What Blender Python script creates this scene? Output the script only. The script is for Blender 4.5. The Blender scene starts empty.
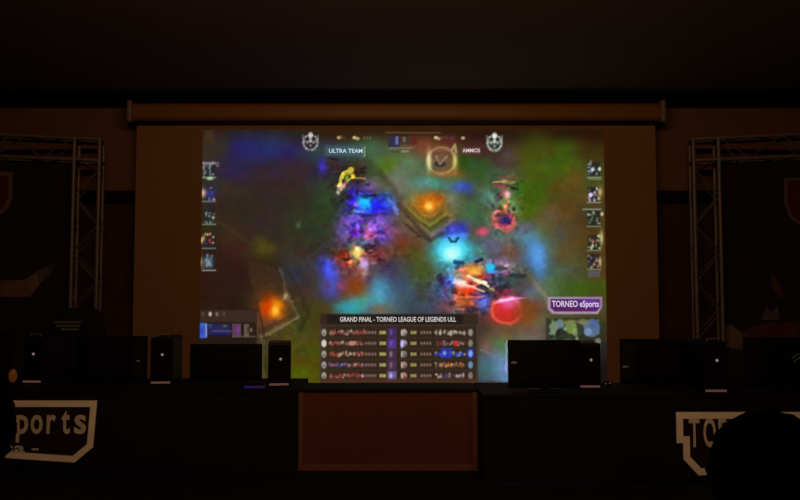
import bpy, bmesh, math, random
import numpy as np
from mathutils import Vector, Matrix
random.seed(7)
R = math.radians
S = bpy.context.scene
COL = S.collection

# ------------------------------------------------------------------ camera, world, lights, exposure
PITCH = math.atan(38/700)
CAM = Vector((0, 0, 1.65))
cd = bpy.data.cameras.new('camera'); cam = bpy.data.objects.new('camera', cd); COL.objects.link(cam)
cam.location = CAM; cam.rotation_euler = (R(90)+PITCH, 0, 0)
cd.sensor_width = 36; cd.lens = 700/800*36; cd.clip_start = .05; cd.clip_end = 60
S.camera = cam
S.view_settings.view_transform = 'Standard'; S.view_settings.look = 'None'
S.view_settings.gamma = 1; S.view_settings.use_curve_mapping = False
S.view_settings.exposure = 0
w = bpy.data.worlds.new('dark_hall'); S.world = w; w.use_nodes = True
bg = w.node_tree.nodes['Background']; bg.inputs[0].default_value = (1, .5, .2, 1); bg.inputs[1].default_value = 0.0

def area_light(name, loc, aim, sx, sy, power, color):
    d = bpy.data.lights.new(name, 'AREA'); d.shape = 'RECTANGLE'; d.size = sx; d.size_y = sy
    d.energy = power; d.color = color
    o = bpy.data.objects.new(name, d); COL.objects.link(o); o.location = loc
    o.rotation_euler = (Vector(aim)-Vector(loc)).to_track_quat('-Z', 'Y').to_euler()
    return o
# added warm fill for the hall, an unseen area light under the ceiling
area_light('fill_light', (0, 2.6, 3.75), (0, 8.4, 1.9), 4.0, .35, 98, (1, .54, .25))

def ray(px, py):
    u = (px-400)/700; v = (250-py)/700
    c, s = math.cos(PITCH), math.sin(PITCH)
    return Vector((u, c - v*s, s + v*c))
def P(px, py, Y):
    d = ray(px, py); return CAM + d*(Y/d.y)

# ------------------------------------------------------------------ materials
def lin(c):
    c = c/255
    return c/12.92 if c <= .04045 else ((c+.055)/1.055)**2.4
def mat(name, rgb, rough=.6, metal=0, var=.15, scale=8, bump=0, spec=.5):
    m = bpy.data.materials.new(name); m.use_nodes = True
    nt = m.node_tree; b = nt.nodes['Principled BSDF']
    b.inputs['Roughness'].default_value = rough; b.inputs['Metallic'].default_value = metal
    b.inputs['Specular IOR Level'].default_value = spec
    tc = nt.nodes.new('ShaderNodeTexCoord'); n = nt.nodes.new('ShaderNodeTexNoise')
    n.inputs['Scale'].default_value = scale; n.inputs['Detail'].default_value = 4
    nt.links.new(tc.outputs['Object'], n.inputs['Vector'])
    r = nt.nodes.new('ShaderNodeValToRGB')
    r.color_ramp.elements[0].color = (*[c*(1-var) for c in rgb], 1)
    r.color_ramp.elements[1].color = (*[min(1, c*(1+var)) for c in rgb], 1)
    r.color_ramp.elements[0].position = .3; r.color_ramp.elements[1].position = .7
    nt.links.new(n.outputs['Fac'], r.inputs['Fac']); nt.links.new(r.outputs['Color'], b.inputs['Base Color'])
    if bump:
        bp = nt.nodes.new('ShaderNodeBump'); bp.inputs['Strength'].default_value = bump; bp.inputs['Distance'].default_value = .01
        nt.links.new(n.outputs['Fac'], bp.inputs['Height']); nt.links.new(bp.outputs['Normal'], b.inputs['Normal'])
    return m
def glow(name, rgb, strength=1, base=(.02, .02, .02)):
    m = mat(name, base, .4, var=.05); b = m.node_tree.nodes['Principled BSDF']
    b.inputs['Emission Color'].default_value = (*rgb, 1); b.inputs['Emission Strength'].default_value = strength
    return m
def srgb(*c): return tuple(lin(x) for x in c)

M = dict(
    wall=mat('wall_paint', (.092, .037, .012), .9, var=.06, scale=2),
    ceiling=mat('ceiling_paint', (.135, .088, .065), .95, var=.06, scale=2),
    floor=mat('floor_dark', (.004, .0035, .003), .8, var=.3, scale=5, spec=.1),
    dado=mat('dark_panelling', (.028, .014, .010), .8, var=.15, scale=6, spec=.15),
    rail_shade=mat('black_rail_and_shade', (.004, .004, .004), .9, spec=.05),
    fabric=mat('screen_fabric', (.146, .074, .024), .95, var=.03, scale=4),
    casing=mat('screen_case', (.125, .050, .008), .5, var=.05, scale=4, spec=.25),
    casecap=mat('screen_case_cap', (.10, .075, .06), .5),
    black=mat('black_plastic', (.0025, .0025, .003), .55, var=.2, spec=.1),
    gloss=mat('black_gloss', (.004, .004, .005), .35, var=.1, spec=.15),
    deskblack=mat('black_laminate', (.006, .0045, .004), .75, var=.2, scale=5, spec=.1),
    wood=mat('brown_laminate', (.080, .025, .013), .8, var=.12, scale=3, spec=.1),
    woodedge=mat('brown_edge', (.095, .036, .026), .6, var=.1),
    alu=mat('dull_aluminium', (.085, .07, .068), .55, metal=.3, var=.1),
    banner=mat('black_banner_cloth', (.010, .006, .007), .9, var=.2, scale=3, spec=.15),
    art1=mat('banner_print_tan', (.085, .052, .036), .9, var=.35, scale=5, spec=.1),
    art2=mat('banner_print_grey', (.055, .045, .05), .9, var=.35, scale=5, spec=.1),
    art3=mat('banner_print_rust', (.055, .018, .016), .9, var=.45, scale=5, spec=.1),
    shieldred=mat('shield_red', (.055, .009, .010), .9, var=.5, scale=4, spec=.1),
    shieldline=mat('shield_outline', (.075, .055, .06), .9, spec=.1),
    signline=mat('sign_print', (.72, .68, .62), .85, var=.08, scale=9, spec=.1),
    signtext=mat('sign_letters', (.52, .50, .46), .85, var=.08, scale=9, spec=.1),
    signboard=mat('sign_board_dark', (.016, .007, .007), .85, spec=.1),
    brace=mat('dark_aluminium', (.042, .034, .032), .6, metal=.2, var=.1),
    badge=mat('grey_badge', (.14, .15, .16), .4),
    chairblack=mat('chair_leatherette', (.005, .005, .005), .6, var=.2, spec=.2),
    chairpatch=mat('chair_patch', (.075, .09, .105), .8, spec=.2),
    skin=mat('skin', (.10, .055, .040), .6),
    hair=mat('dark_hair', (.003, .003, .003), .9, var=.3, scale=60, spec=.05),
    clothes=mat('dark_clothes', (.004, .004, .005), .95, spec=.05),
    led=glow('led_white', srgb(140, 112, 118), 1.0),
    strip=glow('led_base_strip', srgb(84, 54, 46), 1.0),
    orange=glow('orange_glow', srgb(66, 30, 8), 1.0, (.01, .006, .003)),
    purple=glow('purple_glow', srgb(26, 10, 62), 1.0),
    pink=glow('pink_led', srgb(140, 70, 110), 1.0),
)

# ------------------------------------------------------------------ mesh helpers
def obj(name, bm, m, parent=None, smooth=False):
    me = bpy.data.meshes.new(name); bmesh.ops.recalc_face_normals(bm, faces=bm.faces[:])
    bm.to_mesh(me); bm.free()
    if smooth:
        for p in me.polygons: p.use_smooth = True
    o = bpy.data.objects.new(name, me); COL.objects.link(o)
    if m: me.materials.append(m)
    if parent: o.parent = parent
    return o
def box(bm, x0, x1, y0, y1, z0, z1, bev=0, seg=2):
    r = bmesh.ops.create_cube(bm, size=1)
    vs = r['verts']
    bmesh.ops.scale(bm, vec=(x1-x0, y1-y0, z1-z0), verts=vs)
    bmesh.ops.translate(bm, vec=((x0+x1)/2, (y0+y1)/2, (z0+z1)/2), verts=vs)
    if bev:
        es = list({e for v in vs for e in v.link_edges})
        bmesh.ops.bevel(bm, geom=es, offset=bev, segments=seg, affect='EDGES', profile=.5)
    return bm
def B(*a, **k): return box(bmesh.new(), *a, **k)
def tube(bm, a, b, r, seg=10, r2=None):
    a, b = Vector(a), Vector(b); d = b-a
    mt = Matrix.Translation((a+b)/2) @ d.to_track_quat('Z', 'Y').to_matrix().to_4x4()
    bmesh.ops.create_cone(bm, cap_ends=True, segments=seg, radius1=r, radius2=r if r2 is None else r2, depth=d.length, matrix=mt)
    return bm
def T(*a, **k): return tube(bmesh.new(), *a, **k)
def ball(bm, c, sx, sy, sz, u=16, v=10):
    r = bmesh.ops.create_uvsphere(bm, u_segments=u, v_segments=v, radius=1)
    bmesh.ops.scale(bm, vec=(sx, sy, sz), verts=r['verts']); bmesh.ops.translate(bm, vec=c, verts=r['verts'])
    return bm
def prism(pts, n, y0, y1, bm=None):
    """polygon in the local xz plane extruded from y0 to y1"""
    bm = bm or bmesh.new()
    a = [bm.verts.new((x, y0, z)) for x, z in pts]; b = [bm.verts.new((x, y1, z)) for x, z in pts]
    k = len(pts)
    bm.faces.new(a); bm.faces.new(b[::-1])
    for i in range(k): bm.faces.new((a[i], a[(i+1) % k], b[(i+1) % k], b[i]))
    return bm
def inset(pts, t):
    """mitred inward offset of a closed polygon"""
    n = len(pts); area = sum(pts[i][0]*pts[(i+1) % n][1]-pts[(i+1) % n][0]*pts[i][1] for i in range(n))
    sg = 1 if area > 0 else -1
    out = []
    for i in range(n):
        p0, p1, p2 = (Vector(pts[(i+j) % n]) for j in (-1, 0, 1))
        d1, d2 = (p1-p0).normalized(), (p2-p1).normalized()
        n1, n2 = Vector((-d1.y, d1.x))*sg, Vector((-d2.y, d2.x))*sg
        b = (n1+n2)/max(.35, 1+n1.dot(n2))
        out.append(tuple(p1+b*t))
    return out
def outline(pts, t, y0, y1):
    bm = bmesh.new(); ins = inset(pts, t); n = len(pts)
    V = [[bm.verts.new((x, y, z)) for x, z in q] for q in (pts, ins) for y in (y0, y1)]
    o0, o1, i0, i1 = V
    for i in range(n):
        j = (i+1) % n
        bm.faces.new((o0[i], o0[j], i0[j], i0[i])); bm.faces.new((o1[i], i1[i], i1[j], o1[j]))
        bm.faces.new((o0[i], o1[i], o1[j], o0[j])); bm.faces.new((i0[i], i0[j], i1[j], i1[i]))
    return bm
def text_mesh(name, body, m, parent, x0, x1, z0, h, y, thick=.002, bold=.012, cell=None):
    """flat lettering in the xz plane, fitted to x0..x1 and cap height h, facing -y; cell sets equal letter spacing"""
    cu = bpy.data.curves.new(name, 'FONT'); cu.body = body; cu.offset = bold; cu.extrude = .01; cu.resolution_u = 3
    if cell: return text_cells(name, body, m, parent, x0, cell, z0, h, y, thick, bold)
    tmp = bpy.data.objects.new(name, cu); COL.objects.link(tmp)
    dg = bpy.context.evaluated_depsgraph_get(); me = bpy.data.meshes.new_from_object(tmp.evaluated_get(dg))
    bpy.data.objects.remove(tmp); bpy.data.curves.remove(cu)
    co = np.array([v.co[:] for v in me.vertices]); mn = co.min(0); mx = co.max(0)
    sx = (x1-x0)/(mx[0]-mn[0]); sz = h/.69
    for v in me.vertices:
        x, yy, z = v.co
        v.co = (x0+(x-mn[0])*sx, y - z/.01*thick/2, z0+yy*sz)
    me.materials.clear(); me.materials.append(m); me.name = name
    o = bpy.data.objects.new(name, me); COL.objects.link(o); o.parent = parent
    return o
def text_cells(name, body, m, parent, x0, cell, z0, h, y, thick, bold):
    bm = bmesh.new()
    for i, chx in enumerate(body):
        if chx == ' ': continue
        cu = bpy.data.curves.new('letter', 'FONT'); cu.body = chx; cu.offset = bold; cu.extrude = .01; cu.resolution_u = 3
        tmp = bpy.data.objects.new('letter', cu); COL.objects.link(tmp)
        dg = bpy.context.evaluated_depsgraph_get(); me = bpy.data.meshes.new_from_object(tmp.evaluated_get(dg))
        bpy.data.objects.remove(tmp); bpy.data.curves.remove(cu)
        xs_ = [v.co.x for v in me.vertices]; a, b = min(xs_), max(xs_)
        wd = cell*.82*{'t': .72, 'r': .76, 'T': .85}.get(chx, 1)
        for v in me.vertices:
            v.co = (x0+cell*(i+.5)+((v.co.x-a)/(b-a)-.5)*wd, y-v.co.z/.01*thick/2, z0+v.co.y*h/.69)
        bm.from_mesh(me); bpy.data.meshes.remove(me)
    return obj(name, bm, m, parent)
def tag(o, label, cat, group=None):
    o['label'] = label; o['category'] = cat
    if group: o['group'] = group
    return o
def thing(name, label, cat, loc=(0, 0, 0), rz=0, group=None):
    o = bpy.data.objects.new(name, None); COL.objects.link(o); o.empty_display_size = .1
    o.location = loc; o.rotation_euler = (0, 0, rz)
    return tag(o, label, cat, group)
def struct(name, bm, m):
    o = obj(name, bm, m); o['kind'] = 'structure'; return o
def copy_tree(o, parent=None):
    c = o.copy(); COL.objects.link(c); c.parent = parent
    for ch in list(o.children): copy_tree(ch, c)
    return c

# ------------------------------------------------------------------ the hall
YW, ZC, XS = 8.45, 3.88, 6.4
struct('wall_back', B(-XS, XS, YW, YW+.15, 0, ZC), M['wall'])
struct('wall_left', B(-XS-.15, -XS, -3, YW+.15, 0, ZC), M['wall'])
struct('wall_right', B(XS, XS+.15, -3, YW+.15, 0, ZC), M['wall'])
struct('wall_front', B(-XS, XS, -3.15, -3, 0, ZC), M['wall'])
struct('floor', B(-XS, XS, -3, YW, -.1, 0), M['floor'])
struct('ceiling', B(-XS-.15, XS+.15, -3.15, YW+.15, ZC, ZC+.12), M['ceiling'])
zd = P(400, 191, YW).z
bm = bmesh.new(); n = 14
for i in range(n):
    x0 = -XS+i*2*XS/n; box(bm, x0+.004, x0+2*XS/n-.004, YW-.03, YW, 0, zd-.16, .004, 1)
struct('trim_1', bm, M['dado'])
struct('trim_2', B(-XS, XS, YW-.05, YW, zd-.16, zd, .006, 1), M['rail_shade'])

struct('ceiling_shade_strip', B(-XS, XS, 7.75, YW, ZC-.035, ZC, .006, 1), M['rail_shade'])  # added dark strip standing in for shade on the ceiling above the case

# ------------------------------------------------------------------ projection screen
YS = 8.2
scr = thing('projection_screen', 'wide pull-down projection screen showing a colourful game picture on the back wall', 'projection screen', (0, YS, 0))
a = P(137, 120, YS); b_ = P(655, 120, YS); zlow = P(400, 392, YS).z
obj('screen_fabric', B(a.x, b_.x, 0, .004, zlow, a.z+.05), M['fabric'], scr)
obj('bottom_bar', T((a.x, .002, zlow), (b_.x, .002, zlow), .022, seg=12), M['casecap'], scr)
yc = 8.15
c0, c1 = P(133, 102.5, yc), P(660, 122, yc)
# rounded roller case, profile swept along x
prof = []
zt, zb = P(400, 103, yc).z, P(400, 121.5, yc).z
hh = (zt-zb)/2; zm = (zt+zb)/2
for k in range(13):
    t = R(90+15*k); prof.append((-.02+.085*math.cos(t), zm+hh*math.sin(t)*(abs(math.sin(t))**-.45 if abs(math.sin(t)) > .01 else 1)))
prof += [(.10, zb), (.10, zt)]
bm = bmesh.new()
A = [bm.verts.new((c0.x, y, z)) for y, z in prof]; Bv = [bm.verts.new((c1.x, y, z)) for y, z in prof]
for i in range(len(prof)):
    j = (i+1) % len(prof); bm.faces.new((A[i], A[j], Bv[j], Bv[i]))
bm.faces.new(A); bm.faces.new(Bv)
obj('roller_case', bm, M['casing'], scr)
obj('shadow_strip', B(c0.x+.01, c1.x-.01, -.075, -.004, zb-.035, zb), M['black'], scr)  # black strip in place of the shadow line under the roller case
for x0, x1 in ((c0.x-.055, c0.x-.001), (c1.x+.001, c1.x+.055)):
    obj('end_cap', B(x0, x1, -.11, .24, zb-.015, zt+.03, .015), M['casecap'], scr)

# ---- the projected picture: painted once into the point colours of one flat grid
PX0, PX1, PY0, PY1 = 200, 603, 129, 384
ul, br = P(PX0, PY0, YS-.004), P(PX1, PY1, YS-.004)
tl = P(203, 129.5, YS-.004); tr = P(603.5, 129.5, YS-.004); bl = P(400, 383.5, YS-.004)
IX0, IX1, IZ1, IZ0 = tl.x, tr.x, tl.z, bl.z
NX, NY = 606, 384
gx = np.linspace(IX0, IX1, NX); gz = np.linspace(IZ0, IZ1, NY)
WX, WZ = np.meshgrid(gx, gz)
dy = YS-.004; dz = WZ-CAM.z
cp, sp = math.cos(PITCH), math.sin(PITCH)
dep = dy*cp+dz*sp
QX = 400+700*WX/dep; QY = 250-700*(-dy*sp+dz*cp)/dep      # picture coordinates of every grid point
cols = [205, 235, 265, 295, 325, 355, 385, 415, 445, 475, 505, 535, 565, 595]
rows = [132, 150, 170, 190, 210, 230, 250, 270, 290, 310, 330, 350, 370]
GRID = [
 [(48,34,24),(42,36,40),(40,38,44),(40,36,38),(46,32,18),(50,32,16),(50,32,16),(48,30,16),(50,32,16),(44,22,16),(38,26,15),(42,28,13),(36,22,9),(40,22,7)],
 [(62,52,40),(44,40,88),(45,50,100),(50,48,88),(58,72,80),(60,84,86),(70,95,72),(105,85,60),(108,70,50),(70,46,44),(64,52,48),(68,60,26),(70,76,25),(60,50,20)],
 [(55,50,50),(48,42,75),(50,42,58),(58,48,55),(45,45,60),(60,48,35),(85,108,75),(92,112,84),(100,85,45),(55,85,45),(82,74,68),(74,86,30),(76,94,28),(72,70,40)],
 [(55,48,50),(58,50,40),(54,45,42),(54,45,42),(48,62,48),(58,54,66),(95,95,68),(95,118,95),(90,110,92),(78,98,62),(60,104,64),(70,92,24),(90,76,34),(84,74,42)],
 [(52,42,34),(50,42,36),(52,45,42),(52,48,44),(48,62,36),(58,62,110),(90,84,100),(108,96,55),(108,104,70),(75,105,82),(108,104,80),(84,90,30),(90,76,40),(80,70,40)],
 [(52,44,26),(58,44,34),(54,44,44),(52,52,38),(54,62,44),(92,74,130),(118,88,110),(98,84,72),(110,110,50),(75,105,90),(104,110,92),(94,98,68),(92,80,58),(80,66,30)],
 [(50,30,30),(58,38,32),(58,54,30),(58,52,42),(54,58,50),(100,74,74),(112,70,58),(98,74,40),(74,130,140),(78,112,116),(104,96,96),(90,125,150),(98,84,54),(82,66,38)],
 [(52,28,26),(50,30,24),(55,36,24),(58,54,60),(72,68,92),(116,72,66),(74,70,88),(76,82,58),(100,112,112),(106,106,116),(92,94,90),(90,122,146),(80,88,58),(84,70,42)],
 [(48,26,20),(46,30,24),(62,42,22),(60,52,40),(70,72,118),(120,78,48),(78,118,138),(70,84,100),(78,90,118),(124,96,104),(74,70,70),(108,108,112),(80,104,58),(70,82,26)],
 [(44,28,20),(42,28,22),(78,55,35),(72,66,42),(76,70,30),(80,126,136),(90,108,114),(70,84,98),(80,84,90),(90,75,70),(124,60,54),(108,84,66),(90,90,68),(80,75,45)],
 [(40,28,22),(40,28,22),(70,60,40),(78,76,36),(74,68,28),(50,38,25),(50,38,25),(50,38,25),(50,38,25),(70,60,48),(112,88,62),(110,98,92),(60,60,40),(60,60,40)],
 [(30,26,26),(30,26,26),(68,62,42),(82,82,24),(80,78,20),(50,38,25),(50,38,25),(50,38,25),(50,38,25),(72,66,66),(100,122,106),(110,120,100),(40,40,40),(40,40,40)],
 [(20,20,20),(20,20,20),(66,62,30),(86,86,18),(84,82,18),(54,38,24),(54,38,24),(54,38,24),(54,38,24),(74,80,80),(96,138,156),(100,130,150),(20,20,20),(20,20,20)],
]
G = np.array(GRID, float)
fx = np.clip(np.interp(QX, cols, np.arange(len(cols))), 0, len(cols)-1.001)
fy = np.clip(np.interp(QY, rows, np.arange(len(rows))), 0, len(rows)-1.001)
ix, iy = fx.astype(int), fy.astype(int); tx, ty = fx-ix, fy-iy
tx, ty = tx*tx*(3-2*tx), ty*ty*(3-2*ty); tx, ty = tx[..., None], ty[..., None]
IMG = (G[iy, ix]*(1-tx)+G[iy, ix+1]*tx)*(1-ty)+(G[iy+1, ix]*(1-tx)+G[iy+1, ix+1]*tx)*ty
rng = np.random.default_rng(3)
def vnoise(sx, sy):
    g = rng.normal(size=(int(300/sy)+3, int(450/sx)+3, 3))*.5
    u = (QX-190)/sx; v = (QY-120)/sy
    i, j = np.clip(u.astype(int), 0, g.shape[1]-2), np.clip(v.astype(int), 0, g.shape[0]-2)
    a, b = (u-i)[..., None], (v-j)[..., None]
    a, b = a*a*(3-2*a), b*b*(3-2*b)
    return (g[j, i]*(1-a)+g[j, i+1]*a)*(1-b)+(g[j+1, i]*(1-a)+g[j+1, i+1]*a)*b
IMG *= 1+.10*vnoise(14, 11)+.04*vnoise(6, 5)
def blend(mask, rgb):
    global IMG
    m = mask[..., None]; IMG = IMG*(1-m)+np.array(rgb, float)*m
def loc(x, y, rot):
    c, s = math.cos(R(rot)), math.sin(R(rot)); dx, dy_ = QX-x, QY-y
    return dx*c+dy_*s, -dx*s+dy_*c
def g(x, y, sx, sy, rgb, a=1, rot=0):
    u, v = loc(x, y, rot); blend(a*np.exp(-.5*((u/sx)**2+(v/sy)**2)), rgb)
def e(x, y, rx, ry, rgb, a=1, rot=0, soft=1.2):
    u, v = loc(x, y, rot); d = (1-np.sqrt((u/rx)**2+(v/ry)**2))*min(rx, ry)
    blend(a*np.clip(d/soft+.5, 0, 1), rgb)
def ring(x, y, rx, ry, w_, rgb, a=1):
    d = np.abs(np.sqrt(((QX-x)/rx)**2+((QY-y)/ry)**2)-1)*min(rx, ry); blend(a*np.clip((w_-d)/1+.5, 0, 1), rgb)
def r(x0, y0, x1, y1, rgb, a=1, soft=.8):
    d = np.minimum(np.minimum(QX-x0, x1-QX), np.minimum(QY-y0, y1-QY)); blend(a*np.clip(d/soft+.5, 0, 1), rgb)
def l(pts, w_, rgb, a=1, soft=1):
    m = np.zeros_like(QX)
    for (x0, y0), (x1, y1) in zip(pts, pts[1:]):
        dx, dy_ = x1-x0, y1-y0; t = np.clip(((QX-x0)*dx+(QY-y0)*dy_)/(dx*dx+dy_*dy_+1e-9), 0, 1)
        d = np.hypot(QX-x0-t*dx, QY-y0-t*dy_); m = np.maximum(m, np.clip((w_/2-d)/soft+.5, 0, 1))
    blend(a*m, rgb)
def poly(pts, rgb, a=1):
    m = np.ones_like(QX); n_ = len(pts)
    ar = sum(pts[i][0]*pts[(i+1) % n_][1]-pts[(i+1) % n_][0]*pts[i][1] for i in range(n_)); sg = 1 if ar > 0 else -1
    for i in range(n_):
        (x0, y0), (x1, y1) = pts[i], pts[(i+1) % n_]; ln = math.hypot(x1-x0, y1-y0)
        d = sg*((x1-x0)*(QY-y0)-(y1-y0)*(QX-x0))/ln; m = np.minimum(m, np.clip(d/1.2+.5, 0, 1))
    blend(a*m, rgb)
# the game view is warped and grained a little, the bars and tables over it are not
QX0, QY0 = QX, QY
_a, _b = vnoise(7, 6), vnoise(3.2, 2.8)
QX, QY = QX0+1.5*_a[..., 0]+1.1*_b[..., 0], QY0+1.5*_a[..., 1]+1.1*_b[..., 1]
# broad glows
g(247,146,14,7,(42,44,104),.8); g(272,142,10,5,(46,62,100),.6); g(210,137,4,5,(88,66,46),.6); g(222,147,6,8,(58,56,34),.6)
g(262,247,6,6,(86,84,26),.8); g(272,249,3,3,(92,72,44),.6); g(298,225,1.8,2.5,(120,126,112),.9); g(236,236,10,5,(66,48,28),.5)
g(292,276,7,6,(48,56,86),.7); g(238,271,10,8,(50,24,28),.5)
# paved plinths with an orange light each
poly([(252,262),(276,268),(302,318),(262,338),(254,300)], (72,58,40), .45)
l([(281,270),(286,296),(298,317)],3,(98,92,70),.55); l([(298,317),(280,327),(262,337)],3.5,(120,110,76),.75); l([(286,296),(293,302)],3,(120,112,92),.6)
g(285,297,2,2,(150,145,120),.8); l([(262,338),(262,386)],5,(96,88,60),.5); g(264,310,6,10,(150,60,20),.7); g(274,309,7,7.5,(206,116,20),.95); g(269,306,4,5,(200,70,16),.6); g(275,310,3.2,4,(255,196,70),.95)
g(272,322,10,4,(90,72,78),.6)
poly([(404,212),(428,198),(452,214),(432,234)], (112,102,54), .5)
l([(402,206),(414,224),(431,236),(452,220)],3.5,(128,118,90),.6); l([(404,222),(418,236),(430,240)],3,(70,48,48),.7); l([(410,212),(428,226),(446,214)],2.5,(134,130,66),.5); l([(414,206),(429,219),(446,208)],2,(120,116,60),.4)
g(429,204,11,8,(190,112,34),.85); g(428,202,6,5,(222,140,34),.7); g(429,206,2.6,3,(255,214,110),.95); g(436,198,7,4,(170,86,24),.5)
g(412,195,4,8,(150,140,110),.4); g(400,183,8,9,(130,122,118),.6); g(452,200,4,5,(120,142,124),.6)
# mid greens, teals and blues
g(430,183,14,4.5,(74,150,132),.85); g(424,184,6,3,(116,150,150),.5); g(461,187,7,4,(84,108,196),.95); g(467,187,4,4,(50,70,170),.6)
g(411,163,8,8,(100,134,100),.8); g(388,165,7,6,(86,118,16),.85); g(392,157,6,6,(96,116,70),.5); g(424,146,9,7,(128,76,56),.7); g(456,172,10,4,(152,100,48),.8)
g(470,165,7,6,(50,92,52),.8); g(464,160,4,7,(40,74,14),.8); g(396,176,6,7,(130,126,122),.6); g(372,150,9,9,(84,120,84),.6)
g(488,197,6,6,(100,142,140),.85); g(503,172,12,5,(60,110,76),.6); g(514,212,5,6,(104,156,116),.85); g(508,178,7,3,(150,90,76),.5)
g(527,208,5,14,(66,96,14),.8); g(540,150,10,14,(80,96,20),.5); g(562,158,9,12,(64,88,20),.6); g(575,180,8,7,(112,78,40),.6); g(522,160,8,14,(78,88,24),.5)
g(508,155,6,4,(92,80,84),.6); g(505,165,9,4,(84,62,64),.7); g(552,213,6,6,(112,96,84),.6); g(542,220,8,5,(100,94,74),.5)
g(528,238,9,8,(92,142,160),.85); g(537,258,6,12,(92,144,206),.95,-12); g(539,254,3,6,(126,176,230),.7,-12); g(525,228,6,4,(110,104,140),.6); g(560,236,4,6,(86,84,90),.5); g(512,252,8,6,(114,78,50),.6); g(495,235,6,6,(90,124,124),.6)
g(553,283,6,10,(82,118,88),.7); g(575,280,10,8,(80,88,56),.5); g(578,290,12,7,(66,90,22),.6); g(545,290,7,6,(104,124,84),.5); g(563,270,9,4,(86,104,104),.5)
l([(470,262),(510,264),(526,272),(545,296),(552,312)],4,(142,134,116),.6); g(530,292,6,6,(104,116,160),.5); g(527,275,6,8,(82,74,54),.6)
# left cluster of lights
g(331,201,9,10,(58,74,48),.5); g(323,166,3,5,(72,62,190),.95); g(333,163,5,6,(70,42,40),.5); g(338,198,5,7,(52,62,44),.6)
l([(340,184),(343,174),(349,170),(353,176)],4,(216,196,84),.9); l([(348,172),(347,182),(340,190)],3,(190,176,96),.8); l([(352,170),(354,178),(349,181)],2.5,(206,178,80),.8); l([(341,184),(338,193)],3,(150,150,138),.8); e(338,193.5,2.2,1.6,(180,186,160),.8); l([(355,177.5),(365,177.5)],1.6,(170,150,104),.8); l([(346,181),(345,188)],2,(170,165,150),.6)
g(371,183,4,5,(146,120,154),.6); g(360,190,8,2.5,(90,70,176),.8); g(367,187,7,4,(116,96,160),.5)
g(362,204,9,7,(40,34,196),.9); g(378,206,10,7,(34,38,206),.95); g(386,201,6,6,(64,110,214),.9); l([(388,200),(394,206),(397,213)],5,(112,140,206),.7); g(364,202,4.5,4,(36,200,246),1); g(366,206,3,3,(70,180,240),.8); g(356.5,204.5,3,2,(150,110,244),.95); g(353,200,3,6,(44,30,190),.7)
for x, y, a_, b__ in ((350,196,4,1.6),(370,196,6,1.4),(357,214,5,1.5),(374,216,5,1.6),(345,246,4,2),(352,247,3,1.5),(366,247,5,1.6),(374,247,6,1.5),(347,251,4,2),(364,258,3,3),(356,268,3,2.5),(338,251,4,1.4),(350,238,2,3),(378,243,4,2),(384,214,4,2),(333,158,5,1.6),(360,172,6,1.6),(364,168,4,2)): e(x, y, a_, b__, (24,20,34), .6)
l([(350,211),(362,211)],3,(106,138,200),.8); l([(362,195.6),(376,195.6)],2,(20,14,50),.85); l([(354,215),(368,214),(376,218)],2.4,(22,30,50),.8); g(352,214,4,3,(80,120,150),.7)
g(347,229,6,9,(112,96,178),.8,20); g(352,224,8,6,(140,96,196),.7); g(362,222,7,5,(104,88,190),.7); g(366,231,5,6,(130,92,190),.6); e(355,233.5,6,3.4,(86,34,148),.9,soft=2); g(370,233,5,5,(204,110,170),.9); g(371,237,3,2,(220,104,150),.7); g(380,226,6,9,(134,92,204),.85); g(380,224,3,3,(182,134,240),.9); g(384,236,5,7,(108,80,180),.7); g(368,226,2,4,(170,140,170),.5)
g(362,244,8,2.5,(74,110,140),.9); e(372,245,4,1.3,(34,16,26),.85); g(349,244,3,2,(56,76,90),.8)
g(336,255,14,4,(110,74,40),.5); g(346,260,8,5,(190,80,36),.8); g(340,256,6,2.5,(110,40,20),.7); g(356.5,253.5,4,4.5,(246,214,128),1); g(356,252,2.4,2.6,(255,246,190),.9); g(364,254,3,2,(206,150,70),.7); g(373,255,7,4,(140,46,52),.75); g(357,263,2,4,(120,76,16),.9); g(351,263,1.5,4,(240,180,150),.8); g(364,265,4.5,4.5,(196,164,214),.9); g(345,265,4,5,(190,70,80),.6); g(372,265,4,4,(110,80,110),.6)
g(327,266,5.5,7,(72,84,206),.9,-15); g(331,280,6,9,(84,96,206),.85); g(329,270,3,4,(100,112,236),.7); g(342,285,4,3,(160,84,150),.7); g(332,292,5,3,(90,80,180),.5); g(322,260,4,5,(40,60,110),.5); g(327,285,2.5,6,(120,60,110),.4)
g(356,284,8,8,(128,66,32),.8); g(357,290,5,5,(140,76,30),.6); g(356,274,6,4,(150,100,96),.6); g(365,274,2,4,(200,160,160),.7); g(369,279,4,3,(70,52,90),.6)
g(360,304,10,5,(74,170,150),.8,-18); g(348,308,9,5,(64,158,176),.85); g(379,293,8,9,(96,164,196),.85); g(373,301,8,5,(90,160,176),.7); g(382,285,6,6,(94,150,190),.5); g(380,309,8,4,(132,100,84),.7); g(365,296,4,4,(110,140,90),.5); g(395,278,8,10,(66,66,100),.5); g(308,300,9,10,(72,66,30),.5)
g(312,280,6,10,(66,54,44),.5); g(344,278,3,6,(100,76,100),.4)
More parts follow.
